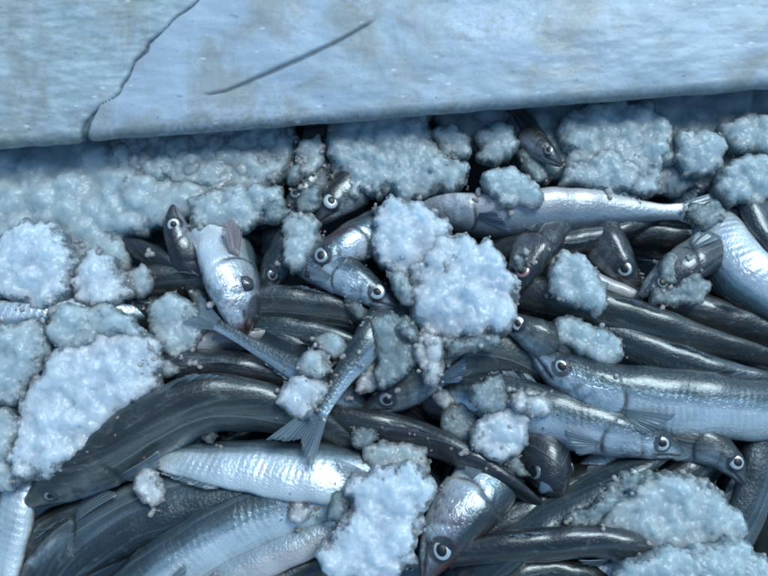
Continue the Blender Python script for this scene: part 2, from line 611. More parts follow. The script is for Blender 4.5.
    if eyes:
        im = iris or [M_IRIS, M_IRIS_CLOUDY, M_IRIS][FISH_N % 3]
        ek = rng.uniform(.90, 1.06)
        for p, n_ in eyepos:
            if n_[2] < -0.45:
                continue                       # the eye on the buried side
            e = cap('eye', er * ek, 0.26, im, n_, tan[ei], p - org, root, 20, 8)
            pu = cap('pupil', er * rng.uniform(.56, .66), 0.30, M_PUPIL, None, None, (er * rng.uniform(-.08, .08), er * rng.uniform(-.08, .08), er * 0.16), e, 18, 5)
            pu.scale = (1, rng.uniform(.85, 1.05), 1)
            e.scale = (1, rng.uniform(.84, 1.0), 1)
    if parts:
        fm = FIN[fin]
        # tail
        q = cen[-1]
        t_, d_ = tan[-1], D[-1]
        n = 26
        base, tip = [], []
        for i in range(n + 1):
            f = i / n * 2 - 1
            base.append(q - t_ * B[-1] * 0.6 + d_ * f * B[-1] * 0.95)
            ln = b * (1.05 + 0.95 * abs(f) ** 1.1)
            dd = nrm(t_ + d_ * f * 0.55)
            tip.append(q + dd * ln + SD[-1] * 0.14 * b * math.sin(f * 4 + FISH_N))
        fin_mesh('tail_fin', base, tip, SD[-1], fm, root, org, curl=0.05 * b)

        def along_fin(nm, sa, sb, side, hgt, sweep, n=12, lay=0.0):
            base, tip = [], []
            for i in range(n + 1):
                f = i / n
                s_ = sa + (sb - sa) * f
                j = int(np.argmin(np.abs(sv - s_)))
                base.append(cen[j] + D[j] * side * B[j] * 0.93)
                hh = hgt * b * (1 - 0.62 * f) * (0.45 + 0.55 * min(1, f * 5 + .2))
                dd = nrm(D[j] * side * 0.75 + tan[j] * sweep + SD[j] * lay)
                tip.append(base[-1] + dd * hh)
            j = int(np.argmin(np.abs(sv - sa)))
            fin_mesh(nm, base, tip, SD[j], fm, root, org, curl=0.06 * b)
        along_fin('dorsal_fin', .42, .52, 1, 0.7, 1.3, n=18, lay=0.25)
        along_fin('anal_fin', .64, .82, -1, 0.45, 1.1, n=22, lay=-0.2)
        j = int(np.argmin(np.abs(sv - .235)))
        for sg in (1, -1):
            if SD[j][2] * sg < -0.5:
                continue
            base, tip = [], []
            nb = 18
            ro = cen[j] - D[j] * 0.42 * B[j] + SD[j] * sg * A[j] * 0.93
            for i in range(nb + 1):
                f = i / nb
                base.append(ro + D[j] * (0.16 - 0.34 * f) * B[j] + tan[j] * 0.06 * f * b)
                dd = nrm(tan[j] * 1.0 + D[j] * (0.18 - 0.75 * f) + SD[j] * sg * 0.16)
                tip.append(base[-1] + dd * b * (1.35 - 0.75 * f))
            fin_mesh('pectoral_fin', base, tip, SD[j] * sg, fm, root, org, curl=0.08 * b)
    return root, cen, tan, D, SD, B, A, sv, org, b


def cap(name, r, flat, mat, n_, t_, loc, parent, seg=20, rings=8):
    vs, fs = [], []
    for i in range(rings):
        a = (math.pi / 2) * 1.15 * (1 - i / rings)
        for j in range(seg):
            p = 2 * math.pi * j / seg
            vs.append((r * math.sin(a) * math.cos(p), r * math.sin(a) * math.sin(p), r * flat * math.cos(a)))
    vs.append((0, 0, r * flat))
    for i in range(rings - 1):
        for j in range(seg):
            k = (j + 1) % seg
            fs.append((i * seg + j, i * seg + k, (i + 1) * seg + k, (i + 1) * seg + j))
    for j in range(seg):
        fs.append(((rings - 1) * seg + j, (rings - 1) * seg + (j + 1) % seg, rings * seg))
    o = link(name, mesh_np(name, vs, fs, mat), parent)
    o.location = loc
    if n_ is not None:
        q = Vector(n_).to_track_quat('Z', 'Y')
        o.rotation_mode = 'QUATERNION'
        o.rotation_quaternion = q
    return o


TORN = np.abs(np.random.default_rng(5).normal(size=23)) * 0.0011


def fin_mesh(name, base, tip, nv, mat, parent, org, curl=0.0, rows=6):
    n = len(base)
    vs, ray = [], []
    th = 0.00022
    nv = nrm(np.array(nv))
    for side in (1, -1):
        for i in range(n):
            for k in range(rows + 1):
                f = k / rows
                p = base[i] * (1 - f) + tip[i] * f
                ridge = (0.00014 if i % 2 == 0 else 0.0) * (1 - 0.6 * f)
                jag = TORN[(i * 7 + len(name)) % 23] * (f ** 3)
                p = p - nrm(tip[i] - base[i]) * jag
                p = p + nv * (math.sin(i * .8 + f * 2) * .00035 * f + math.sin(f * 2.2) * curl + side * (th * (1 - .5 * f) + ridge))
                vs.append(p - org)
                ray.append(i / 2.0)
    fs = []
    m = n * (rows + 1)
    for i in range(n - 1):
        for k in range(rows):
            a = i * (rows + 1) + k
            q = (a, a + 1, a + rows + 2, a + rows + 1)
            fs.append(q)
            fs.append(tuple(m + x for x in q[::-1]))
    bd = [i * (rows + 1) for i in range(n)]
    bo = [(n - 1) * (rows + 1) + k for k in range(rows + 1)]
    tp = [i * (rows + 1) + rows for i in range(n - 1, -1, -1)]
    bk = [k for k in range(rows, -1, -1)]
    loop = bd + bo[1:] + tp[1:] + bk[1:]
    for a, b_ in zip(loop[:-1], loop[1:]):
        fs.append((a, b_, m + b_, m + a))
    me = mesh_np(name, vs, fs, mat)
    fattr(me, 'ray', ray)
    return link(name, me, parent)


# ------------------------------------------------------------------ the tub
def build_tub():
    root = bpy.data.objects.new('fish_tub', None)
    C.objects.link(root)
    ZT = 0.030
    E0, E1 = P(0, 143, ZT), P(768, 84, ZT)
    ax = (E1 - E0); ax.z = 0; ax.normalize()
    ay = Vector((-ax.y, ax.x, 0))
    org = P(384, 113.5, ZT)
    root.location = (org.x, org.y, -0.13)
    tag(root, 'big worn bluish white plastic tub with a cracked rim across the top', 'tub')
    RO = Vector(root.location)

    def uvp(px, py, z=0.034):
        p = P(px, py, z) - org
        return np.array([p.dot(ax), p.dot(ay)])
    crack = np.array([uvp(*p) for p in [(215, -14), (205, 0), (196, 10), (180, 20), (163, 36), (150, 45), (146, 53), (135, 63), (128, 76), (122, 86),
                                        (118, 92), (108, 99), (101, 103), (96, 108), (90, 112), (84, 120), (80, 127), (79, 134), (74, 141), (76, 152)]])
    gouge = np.array([uvp(*p) for p in [(196, 95), (225, 90), (262, 75), (300, 60), (340, 42), (378, 22)]])

    def dpoly(pts, pl):
        best = np.full(len(pts), 9.0)
        sgn = np.zeros(len(pts))
        tt = np.zeros(len(pts))
        for i, (a, b) in enumerate(zip(pl[:-1], pl[1:])):
            ab = b - a
            t = np.clip(((pts - a) @ ab) / (ab @ ab), 0, 1)
            q = a + t[:, None] * ab
            d = np.linalg.norm(pts - q, axis=1)
            m = d < best
            best[m] = d[m]
            sgn[m] = np.sign(ab[0] * (pts - a)[:, 1] - ab[1] * (pts - a)[:, 0])[m]
            tt[m] = (i + t[m]) / (len(pl) - 1)
        return best, sgn, tt
    us = np.concatenate([np.linspace(-.45, -.27, 30)[:-1], np.linspace(-.27, .27, 620), np.linspace(.27, .45, 30)[1:]])
    prof = []
    for k in range(10):
        prof.append((0.034 - k * 0.0031, 0.0175))
    for k in range(22):
        a = -math.pi / 2 - (k / 21) * math.pi * 0.97
        prof.append((0.0062 + 0.006 * math.cos(a), 0.0235 + 0.006 * math.sin(a)))
    v0, z0 = prof[-1]
    for k in range(1, 170):
        v = v0 + k * 0.00085
        prof.append((v, z0 + (v - v0) * 0.10 + 0.004 * (1 - math.exp(-(v - v0) / .03))))
    for v in (0.18, 0.20):
        prof.append((v, prof[-1][1]))
    prof.append((0.201, -0.12))
    prof = np.array(prof)
    nu, nv = len(us), len(prof)
    UU, VV = np.meshgrid(us, prof[:, 0], indexing='ij')
    ZZ = np.tile(prof[:, 1], (nu, 1))
    tp = np.gradient(prof, axis=0)
    tp /= np.linalg.norm(tp, axis=1)[:, None]
    nn = np.stack([-tp[:, 1], tp[:, 0]], 1)
    top = np.zeros(nv); top[12:-3] = 1
    top = np.tile(sstep(0, 1, np.convolve(top, np.ones(7) / 7, 'same')), (nu, 1))
    pts = np.stack([UU.ravel(), VV.ravel()], 1)
    # jagged crack: push the lookup about by noise
    jag = np.array([mnoise.noise(Vector((p[0] * 160, p[1] * 160, 3.0))) for p in pts]) * 0.0020 + \
        np.array([mnoise.noise(Vector((p[0] * 520, p[1] * 520, 9.0))) for p in pts]) * 0.0003
    pj = pts + np.stack([jag, jag * 0.4], 1)
    dc, sg, _ = dpoly(pj, crack)
    dg, _, tg = dpoly(pts + np.stack([jag * .25, jag * .2], 1), gouge)
    wide = 0.0006 + 0.0013 * sstep(0.02, 0.0, pts[:, 1])
    wide = wide * (1.2 + 0.8 * np.sin(pts[:, 1] * 210 + 1) * np.sin(pts[:, 1] * 90))
    g1 = np.exp(-(dc / wide) ** 2)
    gw = (0.00045 + 0.0009 * np.sin(np.clip(tg, 0, 1) * math.pi) * (0.4 + tg))
    g2 = np.exp(-(dg / gw) ** 2) * sstep(0, .1, tg) * sstep(1.0, .93, tg)
    left = ((sg > 0) & True) * np.minimum(1, dc / 0.0012) if True else 0
    side = np.where(pts[:, 0] < np.interp(pts[:, 1], crack[::-1, 1], crack[::-1, 0]) + jag, 1.0, 0.0)
    worn = side * sstep(0.0002, 0.0030, dc)
    low = np.array([mnoise.fractal(Vector((p[0] * 22, p[1] * 40, 1.0)), 1.0, 2.0, 3) for p in pts]) * 0.0011
    fine = np.array([mnoise.fractal(Vector((p[0] * 90, p[1] * 260, 5.0)), 1.0, 2.0, 3) for p in pts]) * 0.00028
    h = low + fine * (0.6 + 1.6 * worn) + worn * 0.0005 - g1 * 0.0030 - g2 * 0.0020
    h = h.reshape(nu, nv) * np.clip(top + .15, 0, 1)
    V2 = VV + nn[None, :, 0] * h
    Z2 = ZZ + nn[None, :, 1] * h
    O = np.array(org); O[2] = 0
    AX, AY = np.array(ax), np.array(ay)
    verts = O + UU[..., None] * AX + V2[..., None] * AY + Z2[..., None] * np.array([0, 0, 1.0])
    verts = verts.reshape(-1, 3) - np.array(RO)
    idx = np.arange(nu * nv).reshape(nu, nv)
    q = np.stack([idx[:-1, :-1], idx[1:, :-1], idx[1:, 1:], idx[:-1, 1:]], -1).reshape(-1, 4)
    me = mesh_np('rim', verts, q.tolist())
    fattr(me, 'crack', np.clip(g1 * 1.15, 0, 1))
    fattr(me, 'gouge', np.clip(g2, 0, 1))
    fattr(me, 'worn', worn)
    fattr(me, 'rimv', VV.ravel())
    t = MT('worn_tub_plastic')
    obj = t.node('ShaderNodeTexCoord').outputs['Object']
    ck, gg, wo_, rv = t.attr('crack'), t.attr('gouge'), t.attr('worn'), t.attr('rimv')
    n1 = t.noise(t.mapping(obj, (1, 2.2, 1)), 9, 5, 0.6, .4)
    n2 = t.noise(t.mapping(obj, (1, 2.4, 1)), 55, 6, 0.7)
    n3 = t.noise(obj, 260, 4, 0.6)
    n4 = t.noise(t.mapping(obj, (1.0, 1.6, 1)), 170, 4, 0.65)
    n5 = t.noise(t.mapping(obj, (1.3, 1.0, 1)), 24, 5, 0.65, .6)
    col = t.mixc(t.ramp(n1, [(0.35, 0.0), (0.65, 1.0)]), (0.33, 0.38, 0.44, 1), (0.44, 0.49, 0.58, 1))
    wcol = t.mixc(t.ramp(n2, [(0.4, 0.0), (0.62, 1.0)]), (0.31, 0.36, 0.38, 1), (0.42, 0.46, 0.50, 1))
    col = t.mixc(wo_, col, wcol)
    col = t.mixc(t.math('MULTIPLY', t.ramp(n2, [(0.52, 0.0), (0.72, 1.0)]), .35), col, (0.50, 0.60, 0.66, 1))
    dirt = t.math('MULTIPLY', t.ramp(n1, [(0.52, 0.0), (0.66, 1.0)]), t.ramp(n3, [(0.42, 0.0), (0.62, 1.0)]))
    col = t.mixc(t.math('MULTIPLY', dirt, .55), col, (0.26, 0.25, 0.22, 1))
    # rusty brown stains and specks, more of them along the lip
    lip = t.ramp(rv, [(0.0, 1.0), (0.022, 0.15)])
    sp = t.ramp(n4, [(0.64, 0.0), (0.70, 1.0)])
    col = t.mixc(t.math('MULTIPLY', t.ramp(n5, [(0.46, 0.0), (0.64, 1.0)]), .6), col, (0.25, 0.235, 0.19, 1))
    col = t.mixc(t.math('MULTIPLY', sp, t.math('MULTIPLY_ADD', lip, .7, .3)), col, (0.13, 0.12, 0.10, 1))
    lipd = t.ramp(rv, [(0.0, 0.75), (0.008, 0.0)])  # shade on the lip's rounding, painted in as a mottled dark strip
    col = t.mixc(t.math('MULTIPLY', lipd, t.ramp(n3, [(0.3, 0.3), (0.6, 1.0)])), col, (0.16, 0.18, 0.17, 1))
    # pale scuffs
    vs_ = t.node('ShaderNodeTexVoronoi', feature='F1')
    t.l.new(t.mapping(obj, (1, 2.2, 1)), vs_.inputs[0])
    vs_.inputs['Scale'].default_value = 55
    scf = t.ramp(vs_.outputs[0], [(0.05, 1.0), (0.12, 0.0)])
    col = t.mixc(t.math('MULTIPLY', scf, .5), col, (0.74, 0.78, 0.80, 1))
    scr = t.noise(t.mapping(obj, (3.0, 60, 1)), 6, 2, .5)
    col = t.mixc(t.math('MULTIPLY', t.ramp(scr, [(0.62, 0.0), (0.70, 1.0)]), .14), col, (0.30, 0.33, 0.36, 1))
    col = t.mixc(t.ramp(ck, [(0.25, 0.0), (0.8, .85)]), col, (0.08, 0.10, 0.105, 1))
    col = t.mixc(t.ramp(gg, [(0.1, 0.0), (0.8, .7)]), col, (0.07, 0.085, 0.09, 1))
    bs = t.node('ShaderNodeBsdfPrincipled')
    t.l.new(col, bs.inputs['Base Color'])
    t.l.new(t.math('MULTIPLY_ADD', n2, .35, .28), bs.inputs['Roughness'])
    bs.inputs['Subsurface Weight'].default_value = 0.15
    bs.inputs['Subsurface Scale'].default_value = 0.003
    b = t.bump(n2, .10, .0010)
    b = t.bump(scr, .12, .0005, b)
    b = t.bump(n3, .3, .0007, b)
    t.l.new(b, bs.inputs['Normal'])
    t.l.new(bs.outputs[0], t.out.inputs[0])
    me.materials.append(t.m)
    link('rim', me, root)

    def boxp(name, x0, x1, y0, y1, z0, z1, local=True):
        vs = []
        for z in (z0, z1):
            for x, y in ((x0, y0), (x1, y0), (x1, y1), (x0, y1)):
                if local:
                    p = O + AX * x + AY * y + np.array([0, 0, z])
                else:
                    p = np.array([x, y, z])
                vs.append(p - np.array(RO))
        fs = [(3, 2, 1, 0), (4, 5, 6, 7), (0, 1, 5, 4), (1, 2, 6, 5), (2, 3, 7, 6), (3, 0, 4, 7)]
        m = mesh_np(name, vs, fs, t.m, smooth=False)
        for nm, v in (('rimv', .1), ('worn', .4), ('crack', 0), ('gouge', 0)):
            fattr(m, nm, [v] * 8)
        link(name, m, root)
    boxp('wall', -.45, .45, .031, .199, -.12, .017)
    boxp('wall', -.45, -.42, -.62, .0305, -.12, .012)
    boxp('wall', .42, .45, -.62, .0305, -.12, .012)
    boxp('wall', -.4195, .4195, -.62, -.59, -.12, .012)
    boxp('floor', -.45, .45, -.62, .199, -.135, -.1205)


build_tub()

# ------------------------------------------------------------------ the fish
F = make_fish
fish = {}
F('long dark olive fish curving under the large left ice lump, snout at lower left', [(25, 506, -3), (60, 484), (110, 456, 2), (160, 424, 3), (210, 404, 3), (262, 408), (312, 424, -4), (350, 446, -9)], 30, -42, 'dark', z=3, L=400, eye_k=.6, iris=M_IRIS_DULL)
F('bright silver bellied fish lying just below the long curved olive fish', [(372, 478, -6), (330, 474), (290, 471), (250, 466), (205, 462), (168, 458, -2)], 29, 122, 'silver', s0=.22, L=330, z=1)
F('broad fish with a pale half and a dark half in the bottom left corner', [(28, 590), (60, 560), (105, 532), (150, 508), (200, 492), (250, 482)], 34, 52, 'slate', s0=.06, L=400, z=-9, eyes=False)
F('gleaming white bellied fish standing along the left edge at the bottom', [(25, 440, -8), (20, 490), (10, 545), (0, 600)], 22, 128, 'silver', s0=.25, L=330, z=-7, parts=False)
F('pale fish with rib marks at the bottom, left of the tall ice lump', [(108, 612), (150, 580), (195, 548), (243, 524), (290, 508), (340, 500)], 31, -74, 'silver', s0=.12, L=400, z=-2, eyes=False)
F('pink bellied fish lying along the lower side of the rib marked fish', [(185, 596), (225, 574), (262, 556), (300, 540), (345, 520)], 22, -112, 'pale', s0=.2, L=330, z=-5, fin='pink')
F('dark green backed fish at the bottom edge left of the tall ice lump', [(210, 600), (260, 580), (310, 562), (350, 552)], 24, 5, 'dark', s0=.3, L=330, z=-22)
F('slim fish lying diagonally at the centre with its forked tail lowest', [(426, 262, -34), (404, 300, -22), (376, 334, -2), (349, 368, 2), (326, 402, 4), (305, 432, 5)], 23, 48, 'slate', s0=.30, L=300, z=14, fin='grey', twist=38)
F('dark arched fish at the centre with a dull eye and its snout to the left', [(363, 412, -2), (380, 402), (404, 390, 2), (432, 366, 2), (466, 352), (505, 356, -3), (540, 372, -8)], 25, -62, 'dark', z=3, L=330, iris=M_IRIS_DULL, fin='blue')
F('long dark brownish fish running from the forked tail down to the right', [(305, 412, -6), (360, 424), (415, 436), (468, 458, 6), (515, 488, 6), (560, 520, -5)], 17, -22, 'brown', s0=.22, L=400, z=-4)
silverhead = F('silver headed fish pointing down at the bottom centre with a wide white eye', [(424, 580, 0), (438, 550, 2), (455, 520, 2), (480, 490, -4), (500, 460, -15), (515, 430, -28)], 33, 74, 'bloody', z=3, L=400, eye_k=.95, nh=1.08, fin='grey')
F('smooth brown fish with a blunt end lying left to right near the bottom', [(650, 556, -6), (632, 547), (590, 541), (540, 545), (495, 549), (450, 556, -4)], 17, 25, 'brown', s0=.10, L=330, z=6, eyes=False)
F('silver bellied fish just below the smooth brown fish at the bottom', [(655, 548), (615, 566), (570, 582), (520, 596)], 19, 100, 'silver', s0=.35, L=300, z=-8)
F('dark backed fish slanting up between the gaping head and the lower right ice', [(500, 556), (540, 524), (585, 496), (628, 470), (668, 448, -4)], 20, 20, 'slate', s0=.25, L=360, z=-4)
gaper = F('black gaping fish head with a blue grey jaw right of centre near the bottom', [(560, 500, 0), (550, 476, 0), (538, 452, -8), (520, 432, -20)], 30, 25, 'brown', z=-1, L=330, eye_k=.7, nh=1.15, iris=M_IRIS_DULL)
F('small silver fish mostly hidden beside the black gaping head', [(580, 488), (594, 472), (612, 458), (640, 440)], 17, 105, 'silver', s0=.2, L=260, z=-14, eyes=False)
F('silver blue fish with pink belly, its pointed head reaching right below the big silver fish', [(686, 455, 0), (650, 441, 2), (605, 430, 2), (555, 418), (510, 404, -2), (465, 398, -8)], 27, 66, 'silver', z=4, L=360, eye_k=.85, fin='grey')
F('largest bright silver fish, lying right of centre out to the right edge', [(528, 346, 2), (566, 374, 3), (615, 394, 3), (675, 402, 2), (735, 408), (800, 412, -4)], 32, -70, 'silver', z=6, L=430, eye_k=.8, fin='grey')
F('dark blue striped back of a fish above the largest silver fish', [(515, 294, -6), (570, 306), (635, 324, 2), (700, 344, 2), (800, 366, 2)], 23, -28, 'dark', s0=.22, L=430, z=-1)
F('dark slim fish wedged between the striped back and the largest silver fish', [(590, 334, -4), (645, 354), (705, 374, 2), (790, 392, 2)], 20, -38, 'slate', s0=.25, L=400, z=0)
F('small dark head with a white eye beside the lower centre ice lump', [(497, 316, -3), (518, 326), (540, 338), (562, 352, -8)], 21, -68, 'dark', L=260, z=13, eye_k=1.1)
F('thick bright silver fish with rib marks at the right edge under the rim', [(680, 205, -30), (708, 238, -12), (738, 272, 0), (775, 298), (815, 325)], 33, 118, 'silver', s0=.25, L=400, z=2)
F('pale bluish fish at the right edge above the thick rib marked one', [(745, 180, -8), (757, 215), (778, 250), (810, 290)], 20, 60, 'slate', s0=.25, L=330, z=-2)
F('pale lilac fish lying level under the upper right ice, pink at the gills', [(446, 210, -2), (490, 216, 0), (540, 213), (590, 210), (640, 212), (692, 212, 0)], 20, 160, 'pale', s0=.12, L=276, z=3, fin='blue', twist=-62)
F('dark brown fish hugging the lower side of the pale lilac fish', [(520, 248), (560, 244), (600, 236), (645, 222)], 20, 10, 'brown', s0=.3, L=300, z=-9)
F('dark head with a reddish ringed eye just right of the centre ice lump', [(515, 296, -2), (522, 274), (534, 250, -3), (552, 222, -12)], 23, 62, 'brown', L=270, z=9, iris=M_IRIS_RED, eye_k=1.15, nh=1.1)
F('black head with a round white eye under the tail of the pale lilac fish', [(640, 290, 0), (620, 266), (602, 240, -4), (588, 215, -12)], 25, 55, 'brown', L=300, z=-1, eye_k=1.1)
F('black head with its eye half hidden by a small glassy ice piece', [(640, 297, 2), (660, 282), (690, 262), (722, 246, -8)], 23, 78, 'brown', L=290, z=6, eye_k=.95)
F('short pale belly showing below the two black heads', [(560, 272), (600, 288), (640, 302), (680, 308)], 14, 170, 'pale', s0=.3, L=260, z=-8)
F('dark blue fish between the striped back and the glassy ice piece', [(640, 300), (690, 316), (740, 330), (800, 350)], 24, -20, 'dark', s0=.25, L=330, z=-14)
F('brown head with a small eye peeping out under the rim at upper right', [(563, 166, -2), (550, 156), (534, 142, -4), (515, 120, -12)], 17, 72, 'brown', L=240, z=5, iris=M_IRIS_DULL)
F('black head half covered by a round piece of ice near the rim', [(282, 212, 0), (300, 196), (316, 176, -4), (334, 152, -14)], 21, -80, 'brown', L=260, z=0, iris=M_IRIS_DULL)
F('dark three cornered head with an oval white eye, topmost of the centre heads', [(316, 224, 0), (332, 206), (352, 188, -6), (374, 172, -16)], 24, -72, 'dark', L=280, z=1, eye_k=1.05, nh=1.1)
F('silver cheeked head with a big white eye pointing down left at the centre', [(306, 276, 0), (326, 258, 2), (350, 244), (382, 230, -8)], 24, -80, 'bloody', L=290, z=8, eye_k=1.15)
F('glaring white silver head pointing down right under the silver cheeked one', [(398, 308, 0), (378, 296, 1), (352, 280), (322, 262, -6)], 24, 76, 'silver', L=290, z=9, eye_k=1.15, nh=.95)
F('narrow black head standing upright at left centre with a bright eye', [(173, 205, 4), (176, 228, 2), (190, 258, -2), (206, 290, -12)], 21, 66, 'brown', L=260, z=2, eye_k=1.05, fin='grey')
bellyup = F('wide silver fish head turned belly up with a red snout, pointing down', [(243, 338, 0), (239, 308, 2), (230, 274, -2), (223, 246, -13), (217, 222, -30)], 29, 150, 'bloody', L=300, z=5, gape=.08, fin='pink', eyes=False)
F('pinkish fish with a sunken eye right of the belly up head', [(262, 296, 0), (274, 270), (292, 242), (308, 216, -8)], 20, -50, 'slate', L=270, z=-3, iris=M_IRIS_DULL, fin='pink')
F('dark wet snout poking out of the ice at upper left', [(115, 240, 0), (140, 250), (172, 268), (205, 286, -4)], 14, -30, 'brown', L=260, z=-4, eyes=False)
F('blue black fish crossing below the narrow upright head', [(125, 290), (165, 282), (205, 284), (250, 292)], 20, -10, 'dark', s0=.25, L=300, z=-11)
F('dark fish back between two ice lumps at left centre', [(100, 306), (145, 312), (190, 322), (235, 336)], 19, -15, 'dark', s0=.3, L=300, z=-13)
F('dark fish with a thin pale stripe lying level below the centre heads', [(240, 306), (285, 306), (330, 312), (375, 322)], 20, -45, 'dark', s0=.28, L=330, z=-4)
F('thin fish with a forked tail pointing at the left ice', [(345, 396, -10), (310, 376), (272, 356, 1), (240, 338, 2), (216, 324, 2)], 17, 60, 'slate', s0=.55, L=326, z=11, fin='grey', twist=30)
F('pinkish fish belly behind the thin forked tail', [(150, 356), (185, 350), (225, 342), (265, 336)], 17, 165, 'pale', s0=.35, L=280, z=-8)
F('dark fish back between the long curved fish and the thin forked tail', [(175, 372), (215, 370), (258, 374), (305, 386)], 21, -12, 'brown', s0=.3, L=300, z=-6)
F('fish with only the rim of its eye showing above the small ice lumps', [(300, 338, 0), (320, 343), (345, 356), (372, 376, -6)], 17, -66, 'brown', L=240, z=6)
F('slate fish squeezed below the striped level fish at left centre', [(236, 324, -4), (280, 330), (325, 338), (372, 352)], 16, -60, 'slate', s0=.3, L=300, z=-6)
F('fish with blue pectoral edge in the gap left of the small ice lumps', [(252, 330), (285, 346), (318, 366), (350, 392)], 18, -50, 'slate', s0=.3, L=300, z=-10)
F('dark blue fish in the gap between the left edge and the pale halved fish', [(10, 566), (50, 528), (95, 500), (140, 486)], 18, 5, 'dark', s0=.3, L=320, z=-18)
F('greyish head at lower right pointing down with a wide ringed eye', [(744, 484, 0), (730, 462, 1), (708, 446), (674, 438, -3)], 22, 74, 'dark', L=270, z=2, eye_k=1.15)
F('translucent blue fish running down the right edge at the bottom', [(765, 436), (757, 478), (742, 520), (715, 565)], 26, 60, 'slate', s0=.3, L=380, z=-14)
F('blue grey fish lying under the lower right ice by its left side', [(690, 470), (650, 500), (610, 530), (580, 560)], 26, 20, 'dark', s0=.3, L=330, z=-20)
F('small head whose eye just shows under the foot of the tall ice lump', [(348, 590, 0), (356, 572), (374, 548), (395, 520, -8)], 22, -75, 'dark', L=260, z=6)
F('bright silver flank glinting through the ice at the left edge', [(-30, 322), (10, 318), (50, 314), (95, 312)], 18, 95, 'silver', s0=.3, L=300, z=9, parts=False)
F('dark brown fish under the smooth brown one left of the slanting back', [(470, 530), (510, 512), (550, 492), (590, 470)], 22, 15, 'brown', s0=.3, L=320, z=-16)
F('dark green flank in the lower right corner', [(775, 470), (772, 520), (764, 570), (750, 610)], 22, 10, 'dark', s0=.3, L=320, z=-22)
F('blue fish glimpsed between the silver blue fish and the small centre ice', [(440, 372), (490, 384), (540, 388), (590, 392)], 18, -40, 'slate', s0=.35, L=320, z=-14)
F('shadowed fish lying right of the black heads below the rim', [(640, 236), (690, 240), (735, 232), (790, 214)], 22, 0, 'dark', s0=.3, L=320, z=-22)
F('small dark fish across the bottom centre right of the silver head', [(470, 600), (505, 576), (545, 566), (590, 574)], 18, 0, 'dark', s0=.25, L=300, z=-10)



def blob(name, fishrec, px, py, z, rx, ry, rz, ang, mat, seed=0):
    # small rounded piece of a head: mouth lining, jaw bone
    root, org = fishrec[0], fishrec[8]
    vs, fs = [], []
    nu, nv = 20, 12
    for i in range(nv + 1):
        a = math.pi * i / nv
        for j in range(nu):
            p = 2 * math.pi * j / nu
            w = 1 + .12 * math.sin(3 * p + seed) * math.sin(a) + .08 * math.sin(5 * p + 2 * a + seed)
            vs.append((rx * MPP * math.sin(a) * math.cos(p) * w, ry * MPP * math.sin(a) * math.sin(p) * w, rz * MPP * math.cos(a)))
    for i in range(nv):
        for j in range(nu):
            k = (j + 1) % nu
            fs.append((i * nu + j, (i + 1) * nu + j, (i + 1) * nu + k, i * nu + k))
    o = link(name, mesh_np(name, vs, fs, mat), root)
    o.location = P(px, py, z / 1000) - Vector(org)
    o.rotation_euler = (0, 0, R(-ang))
    return o


def ring(name, fishrec, px, py, z, rx, ry, r, ang, mat, seed=0):
    root, org = fishrec[0], fishrec[8]
    vs, fs = [], []
    nu, nv = 40, 8
    for i in range(nu):
        p = 2 * math.pi * i / nu
        w = 1 + .06 * math.sin(2 * p + seed) + .04 * math.sin(5 * p + seed)
        for j in range(nv):
            q = 2 * math.pi * j / nv
            rr = r * (1 + .3 * math.sin(3 * p + seed))
            vs.append((((rx * w + rr * math.cos(q)) * math.cos(p)) * MPP, ((ry * w + rr * math.cos(q)) * math.sin(p)) * MPP, rr * math.sin(q) * MPP))
    for i in range(nu):
        for j in range(nv):
            a, b_ = (i + 1) % nu, (j + 1) % nv
            fs.append((i * nv + j, a * nv + j, a * nv + b_, i * nv + b_))
    o = link(name, mesh_np(name, vs, fs, mat), root)
    o.location = P(px, py, z / 1000) - Vector(org)
    o.rotation_euler = (0, 0, R(-ang))
    return o


M_BONE = simple_mat('yellowish_jaw_bone', (0.42, 0.40, 0.32, 1), 0.3, 0, 0.8, 250, 0.4)
M_LIP = simple_mat('dark_wet_lip', (0.05, 0.06, 0.075, 1), 0.25, 0.1, 1.0, 200, 0.5)
blob('throat', gaper, 549, 480, 6, 9, 14, 6, 22, M_TONGUE, 2)
blob('mouth_lining', bellyup, 236, 306, 15, 8, 9, 5, 0, M_MOUTH, 1)
blob('gill_flap', bellyup, 240, 283, 15, 15, 8, 6, 20, SKIN['bloody'], 5)

# fish buried below those, seen only through the gaps
for k in range(54):
    gx, gy = k % 9, k // 9
    px = -40 + gx * 106 + rng.uniform(-25, 25)
    py = 150 + gy * 88 + rng.uniform(-20, 20)
    a = rng.uniform(0, 2 * math.pi)
    dx, dy = math.cos(a) * 85, math.sin(a) * 85
    pts = [(px - dx, py - dy), (px - dx * .3, py - dy * .3), (px + dx * .3, py + dy * .3), (px + dx, py + dy)]
    F('dark fish almost wholly buried under the fish and ice above it', pts, rng.uniform(22, 28), rng.uniform(-50, 50),
      ['dark', 'brown', 'slate'][k % 3], s0=.22, L=320, z=-36 - 12 * (k % 2), eyes=False, parts=False, group='fish buried deep in the heap', name='buried_fish')

# ------------------------------------------------------------------ the ice
from mathutils.kdtree import KDTree


def ico(sub):
    import bmesh
    bm = bmesh.new()
    bmesh.ops.create_icosphere(bm, subdivisions=sub, radius=1.0)
    v = np.array([x.co[:] for x in bm.verts])
    f = np.array([[y.index for y in x.verts] for x in bm.faces])
    bm.free()
    return v, f


IV, IF = ico(2)
IV1, IF1 = ico(1)


